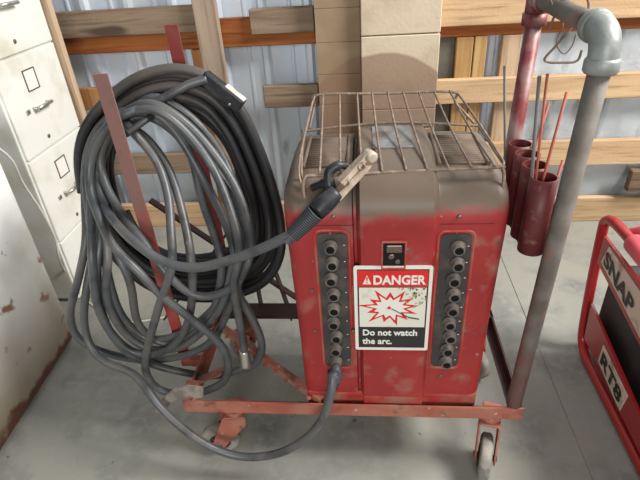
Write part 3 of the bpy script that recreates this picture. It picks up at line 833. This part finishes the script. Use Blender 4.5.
b = NB(); c = h2 + dj * LJ * .97; lathe(b, c - side * .0165 + upj * .003, side, [(0, .009), (.003, .015), (.030, .015), (.033, .009)], 12); obj('jaw_tip', b, 'jaw', wc)
b = NB(); lv = [at(336, 198, 1.05), at(330, 186, 1.06), at(329, 173, 1.07), at(337, 166, 1.075), at(346, 166, 1.08), at(352, 172, 1.075)]
tube(b, crom(lv, 5), [.014] * 8 + [.012] * 9 + [.009] * 9, 12); obj('release_lever', b, 'rubber', wc)
b = NB(); tube(b, crom([at(333, 183, 1.07), at(322, 184, 1.075), at(312, 188, 1.08)], 5), [.012] * 6 + [.009] * 5, 10); obj('spring_post', b, 'rubber', wc)
# inline connector at the far end of this cable
ca = at(203, 76, 1.37); cb = at(242, 107, 1.36)
dc = (cb - ca).normalized()
Mx = Matrix.Identity(4); sd = dc.cross(V((0, -1, 0))).normalized(); nn = dc.cross(sd)
for i in range(3): Mx[i][0] = dc[i]; Mx[i][1] = sd[i]; Mx[i][2] = nn[i]; Mx[i][3] = ((ca + cb) / 2)[i]
LC_ = (cb - ca).length
b = NB(); box(b, -LC_ / 2, LC_ / 2, -.021, .021, -.017, .017, .006, 2, Mx); cn = obj('connector', b, 'rubber', wc, label='black box connector')
b = NB(); box(b, -LC_ * .02, LC_ / 2 - .004, -.0222, -.015, -.012, .0180, .002, 1, Mx); obj('connector_strip', b, 'cream', cn)
b = NB(); box(b, LC_ * .24, LC_ * .30, .006, .016, -.018, .019, .002, 1, Mx); obj('connector_clip', b, 'chrome', cn)

wc2 = thing('welding_cable', 'grey welding cable plugged into the welder and looping low over the floor', 'cable', (-.35, 1.1, .1))
path2 = resolve(cable2)
b = NB(); tube(b, path2, CR_, 12); obj('cable', b, 'cable', wc2)
b = NB(); pe = V((plug_pt.x, WYF - .022, plug_pt.z))
pl0 = path2[0]; lathe_pts = [pe + V((0, .008, .0)), pe + V((0, -.014, -.008)), pe + V((0, -.030, -.030)), pl0 + V((0, 0, .004)), pl0 - V((0, 0, .05))]
cc = crom(lathe_pts, 4); tube(b, cc, [.010 + .006 * min(1, i / 5) for i in range(len(cc) - 5)] + [.016, .0155, .015, .0145, .014], 14); obj('plug', b, 'rib', wc2)
b = NB(); e0, e1 = path2[-4], path2[-1]; dd = (e1 - e0).normalized()
tube(b, [e1 - dd * .035, e1 - dd * .03, e1 + dd * .02, e1 + dd * .026, e1 + dd * .034], [.0145, .0165, .0175, .0195, .0195], 14); obj('ferrule', b, 'chrome', wc2, label='steel ferrule end')

# black cable hung behind the grey one
wc3 = thing('welding_cable', 'thick black cable coil hanging behind the grey loops', 'cable', (-.5, 1.42, .3))
outer = [(82, 190), (77, 156), (84, 124), (108, 95), (136, 76), (169, 68), (199, 73), (223, 87), (246, 115), (262, 148), (276, 186), (284, 222), (284, 258), (268, 286), (236, 300), (196, 304), (150, 294), (112, 262), (92, 226)]
cxp, cyp = 182, 185
pts = []
NL = 9
for k in range(NL):
    s = 1 - .040 * k - (.015 if k % 2 else 0); dy = (k % 3) * .028
    for i, (px, py) in enumerate(outer):
        w_ = (k + i / len(outer)) / NL
        q = 1 - .040 * (k + i / len(outer))
        pts.append(at(cxp + (px - cxp) * q + 2.0 * sin(k * 2.1 + i * .5), cyp + (py - cyp) * q * (1.0 if py < cyp else .97) + 2.0 * cos(k * 1.3 + i * .4) + (4 if py < 130 else 0) * (1 - q), 1.40 + dy - .03 * (py > 250)))
path3 = smooth_path(crom(pts, 5), 3)
b = NB(); tube(b, path3, .0150, 12); obj('cable', b, 'blackcable', wc3)

# ================================================================ SMALL THINGS
# electrodes in the tubes
def rodobj(i, p_top, xy_off, m, label, r=.0032):
    c = tubes[i]; bot = c + V((xy_off[0], xy_off[1], -.16)); top = p_top
    b = NB(); tube(b, [bot, bot.lerp(top, .5), top], r, 8)
    o = obj('welding_rod', b, m, None, tuple(bot)); tag(o, label, 'welding rod', 'rods standing in the red tubes'); return o
def rod_top(px, py, y): return at(px, py, y)
rodobj(3, at(504.5, 66, 1.29), (-.018, 0), 'rodgrey', 'dark straight rod in the rearmost tube')
rodobj(0, at(539.5, 76, 1.09), (-.012, .005), 'rodgrey', 'tall dark grey rod in the nearest tube', .0042)
rodobj(0, at(547.5, 74, 1.10), (-.004, .014), 'rodred', 'thin rust-red rod upright in the nearest tube')
rodobj(0, at(567, 92, 1.14), (-.015, -.005), 'rodred', 'rust-red rod leaning right out of the nearest tube', .0035)
rodobj(2, at(549, 103, 1.30), (-.012, -.012), 'rodred', 'rust-red rod leaning right from the second tube from the back', .0035)
rodobj(0, at(563, 160, 1.16), (.010, -.012), 'rodred', 'short reddish rod leaning against the grey pipe post', .0035)
# bent wire hung on the handle bar
b = NB()
hz = .018
w1 = [at(549, 30, 1.30), at(556, 12, 1.30), at(561, 3, 1.295), V((.462, 1.285, 1.348)), V((.497, 1.28, 1.330)), V((.499, 1.27, 1.29)), at(573, 26, 1.25), at(556, 46, 1.25), at(545, 58, 1.25), at(548, 62, 1.25), at(563, 62.5, 1.25), at(577, 61, 1.25), at(582, 50, 1.25)]
tube(b, smooth_path(crom(w1, 6), 1), .0030, 8)
w2 = [V((.468, 1.31, 1.346)), V((.425, 1.31, 1.335)), at(558, 14, 1.30), at(563, 26, 1.28), at(558, 36, 1.28), at(557, 46, 1.27), at(564, 54, 1.27), at(572, 46, 1.27), at(576, 34, 1.27)]
tube(b, smooth_path(crom(w2, 6), 1), .0016, 6)
tag(obj('wire_hook', b, 'wire', None, (.462, 1.29, 1.2)), 'rusty bent wire hanging from the grey pipe handle', 'wire')
# white cord by the cabinet
b = NB()
cw = [V((-1.72, 1.70, 1.05)), at(0, 148, 1.70), at(22, 182, 1.74), at(42, 212, 1.76), at(56, 240, 1.77), at(60, 262, 1.77), atz(74, 286, .006), atz(92, 305, .006), atz(112, 318, .006), atz(136, 322, .006), atz(170, 316, .006)]
tube(b, smooth_path(crom(cw, 6), 2), .0048, 8)
tag(obj('power_cord', b, 'whitecord', None, (-1.2, 1.8, 0)), 'thin white cord hanging past the cream file cabinet to the floor', 'cord')

# ================================================================ GENERATOR
GX = .842; GZB = .045
gn = thing('generator', 'red tube framed generator with a cream decal at the right edge', 'generator', (1.1, 1.15, 0))
def loop(x):
    far = V((x, 1.615, .565))
    return [V((x, .75, .60)), V((x, 1.10, .597)), V((x, 1.45, .592)), V((x, 1.56, .585)), V((x, 1.605, .560)), V((x, 1.612, .52)), V((x, 1.585, .30)), V((x, 1.555, .12)), V((x, 1.53, .055)), V((x, 1.47, .024)), V((x, 1.38, .022)), V((x, 1.0, .022)), V((x, .75, .022))]
for xx in (GX, 1.36):
    b = NB(); tube(b, smooth_path(crom(loop(xx), 6), 2), .018, 14)
    tube(b, [V((xx, .75, .02)), V((xx, .75, .60))], .0175, 12)
    obj('frame_tube', b, 'genred', gn)
b = NB(); tube(b, [V((GX, 1.555, .12)), V((1.36, 1.555, .12))], .018, 12); obj('cross_tube', b, 'genred', gn); b = NB(); tube(b, [V((GX, 1.40, .597)), V((1.36, 1.40, .597))], .018, 12); obj('cross_tube', b, 'genred', gn)
b = NB(); tube(b, [V((GX, 1.42, .594)), V((GX, 1.405, .595)), V((GX, 1.05, .597))], [.024, .033, .033], 16); obj('grip', b, 'pink', gn, label='faded pink sleeve on the top tube')
b = NB(); tube(b, crom([V((.90, 1.52, .55)), V((.91, 1.44, .60)), V((.94, 1.30, .585)), V((.95, 1.1, .57))], 6), .03, 14); obj('shroud', b, 'pink', gn)
# upper side panel with lettering
def gpanel(pts, th, m, name):
    b = NB(); poly(b, pts, (th, 0, 0)); return obj(name, b, m, gn)
x_ = GX - .012
def text_fit(s_, origin, xd, yd, w_, h_, m, name, parent):
    q = NB(); text_mesh(q, s_, (0, 0, 0), (1, 0, 0), (0, 1, 0), 1.0, 0, .04)
    xs = [v.co.x for v in q.verts]; ys = [v.co.y for v in q.verts]; x0_, y0_ = min(xs), min(ys); sx_ = w_ / (max(xs) - x0_); sy_ = h_ / (max(ys) - y0_)
    xd = V(xd).normalized(); yd = V(yd).normalized(); zd = xd.cross(yd)
    for v in q.verts: v.co = V(origin) + xd * (v.co.x - x0_) * sx_ + yd * (v.co.y - y0_) * sy_ + zd * (.0006 if v.co.z >= 0 else 0)
    return obj(name, q, m, parent)
def band(tl, bl, br_, tr, yend, m, name, lay, parent, th=.002):
    """a straight band on the side of the generator running to y = yend"""
    P4 = [atx(*p, x_) for p in (tl, bl, br_, tr)]
    if yend is not None:
        P4[3] = P4[0] + (P4[3] - P4[0]) * ((yend - P4[0].y) / (P4[3].y - P4[0].y)); P4[2] = P4[1] + (P4[2] - P4[1]) * ((yend - P4[1].y) / (P4[2].y - P4[1].y))
    for p in P4: p.x = x_ - lay
    q = NB(); poly(q, [P4[0], P4[3], P4[2], P4[1]], (th, 0, 0)); return obj(name, q, m, parent), P4
band((604, 236), (597, 262), (622, 311), (641, 284), .78, 'genred', 'side_panel', 0, gn, .010)
gp, q4 = band((609.5, 247), (601.5, 262), (622, 302), (640, 291), .80, 'cream', 'decal_plate', .002, gn)
xd = (q4[2] - q4[1]).normalized(); hh = (q4[0] - q4[1]).z
ye = atx(636, 300, x_).y
text_fit('SNAP', q4[1] + V((-.0012, 0, hh * .12)) + xd * .018, xd, (0, 0, 1), abs(q4[1].y - ye) - .01, hh * .74, 'genblack', 'decal_lettering', gp)
band((591, 304), (584, 338), (620, 413), (630, 394), .78, 'genred', 'lower_panel', 0, gn, .010)
gp2, q4 = band((603.7, 345), (598.5, 361), (620, 411), (628, 396), None, 'cream', 'model_plate', .002, gn)
xd = (q4[2] - q4[1]).normalized(); yd_ = (q4[0] - q4[1]); L4 = (q4[2] - q4[1]).length
text_fit('RT8', q4[1] + V((-.0012, 0, 0)) + yd_ * .14 + xd * L4 * .07, xd, V((0, 0, 1)), L4 * .86, yd_.length * .70, 'genblack', 'model_lettering', gp2)
b = NB(); box(b, GX + .022, 1.32, .80, 1.53, .05, .43, .02, 3); obj('engine_housing', b, 'genblack', gn)
b = NB(); box(b, GX + .05, 1.30, .85, 1.38, .43, .56, .03, 3); obj('fuel_tank', b, 'genred', gn)

# ================================================================ LIGHT
w = bpy.data.worlds.new('world'); SC.world = w; w.use_nodes = True
bg = w.node_tree.nodes['Background']; bg.inputs[0].default_value = (.78, .88, 1.0, 1); bg.inputs[1].default_value = .21
def area(name, loc, target, sx, sy, power, colour):
    l = bpy.data.lights.new(name, 'AREA'); l.shape = 'RECTANGLE'; l.size = sx; l.size_y = sy; l.energy = power; l.color = colour
    o = bpy.data.objects.new(name, l); COL.objects.link(o); o.location = loc
    o.rotation_euler = (V(target) - V(loc)).to_track_quat('-Z', 'Y').to_euler(); return o
area('door_daylight', (.1, -2.7, 2.0), (-.2, 1.4, .5), 1.7, 1.3, 108, (1, .97, .92))
area('side_daylight', (2.9, 1.0, 3.7), (-.5, 1.8, .2), 1.6, 1.4, 345, (1, .97, .92))
SC.view_settings.view_transform = 'Standard'; SC.view_settings.look = 'None'; SC.view_settings.gamma = 1.0
SC.view_settings.use_curve_mapping = False
SC.view_settings.exposure = 0.0
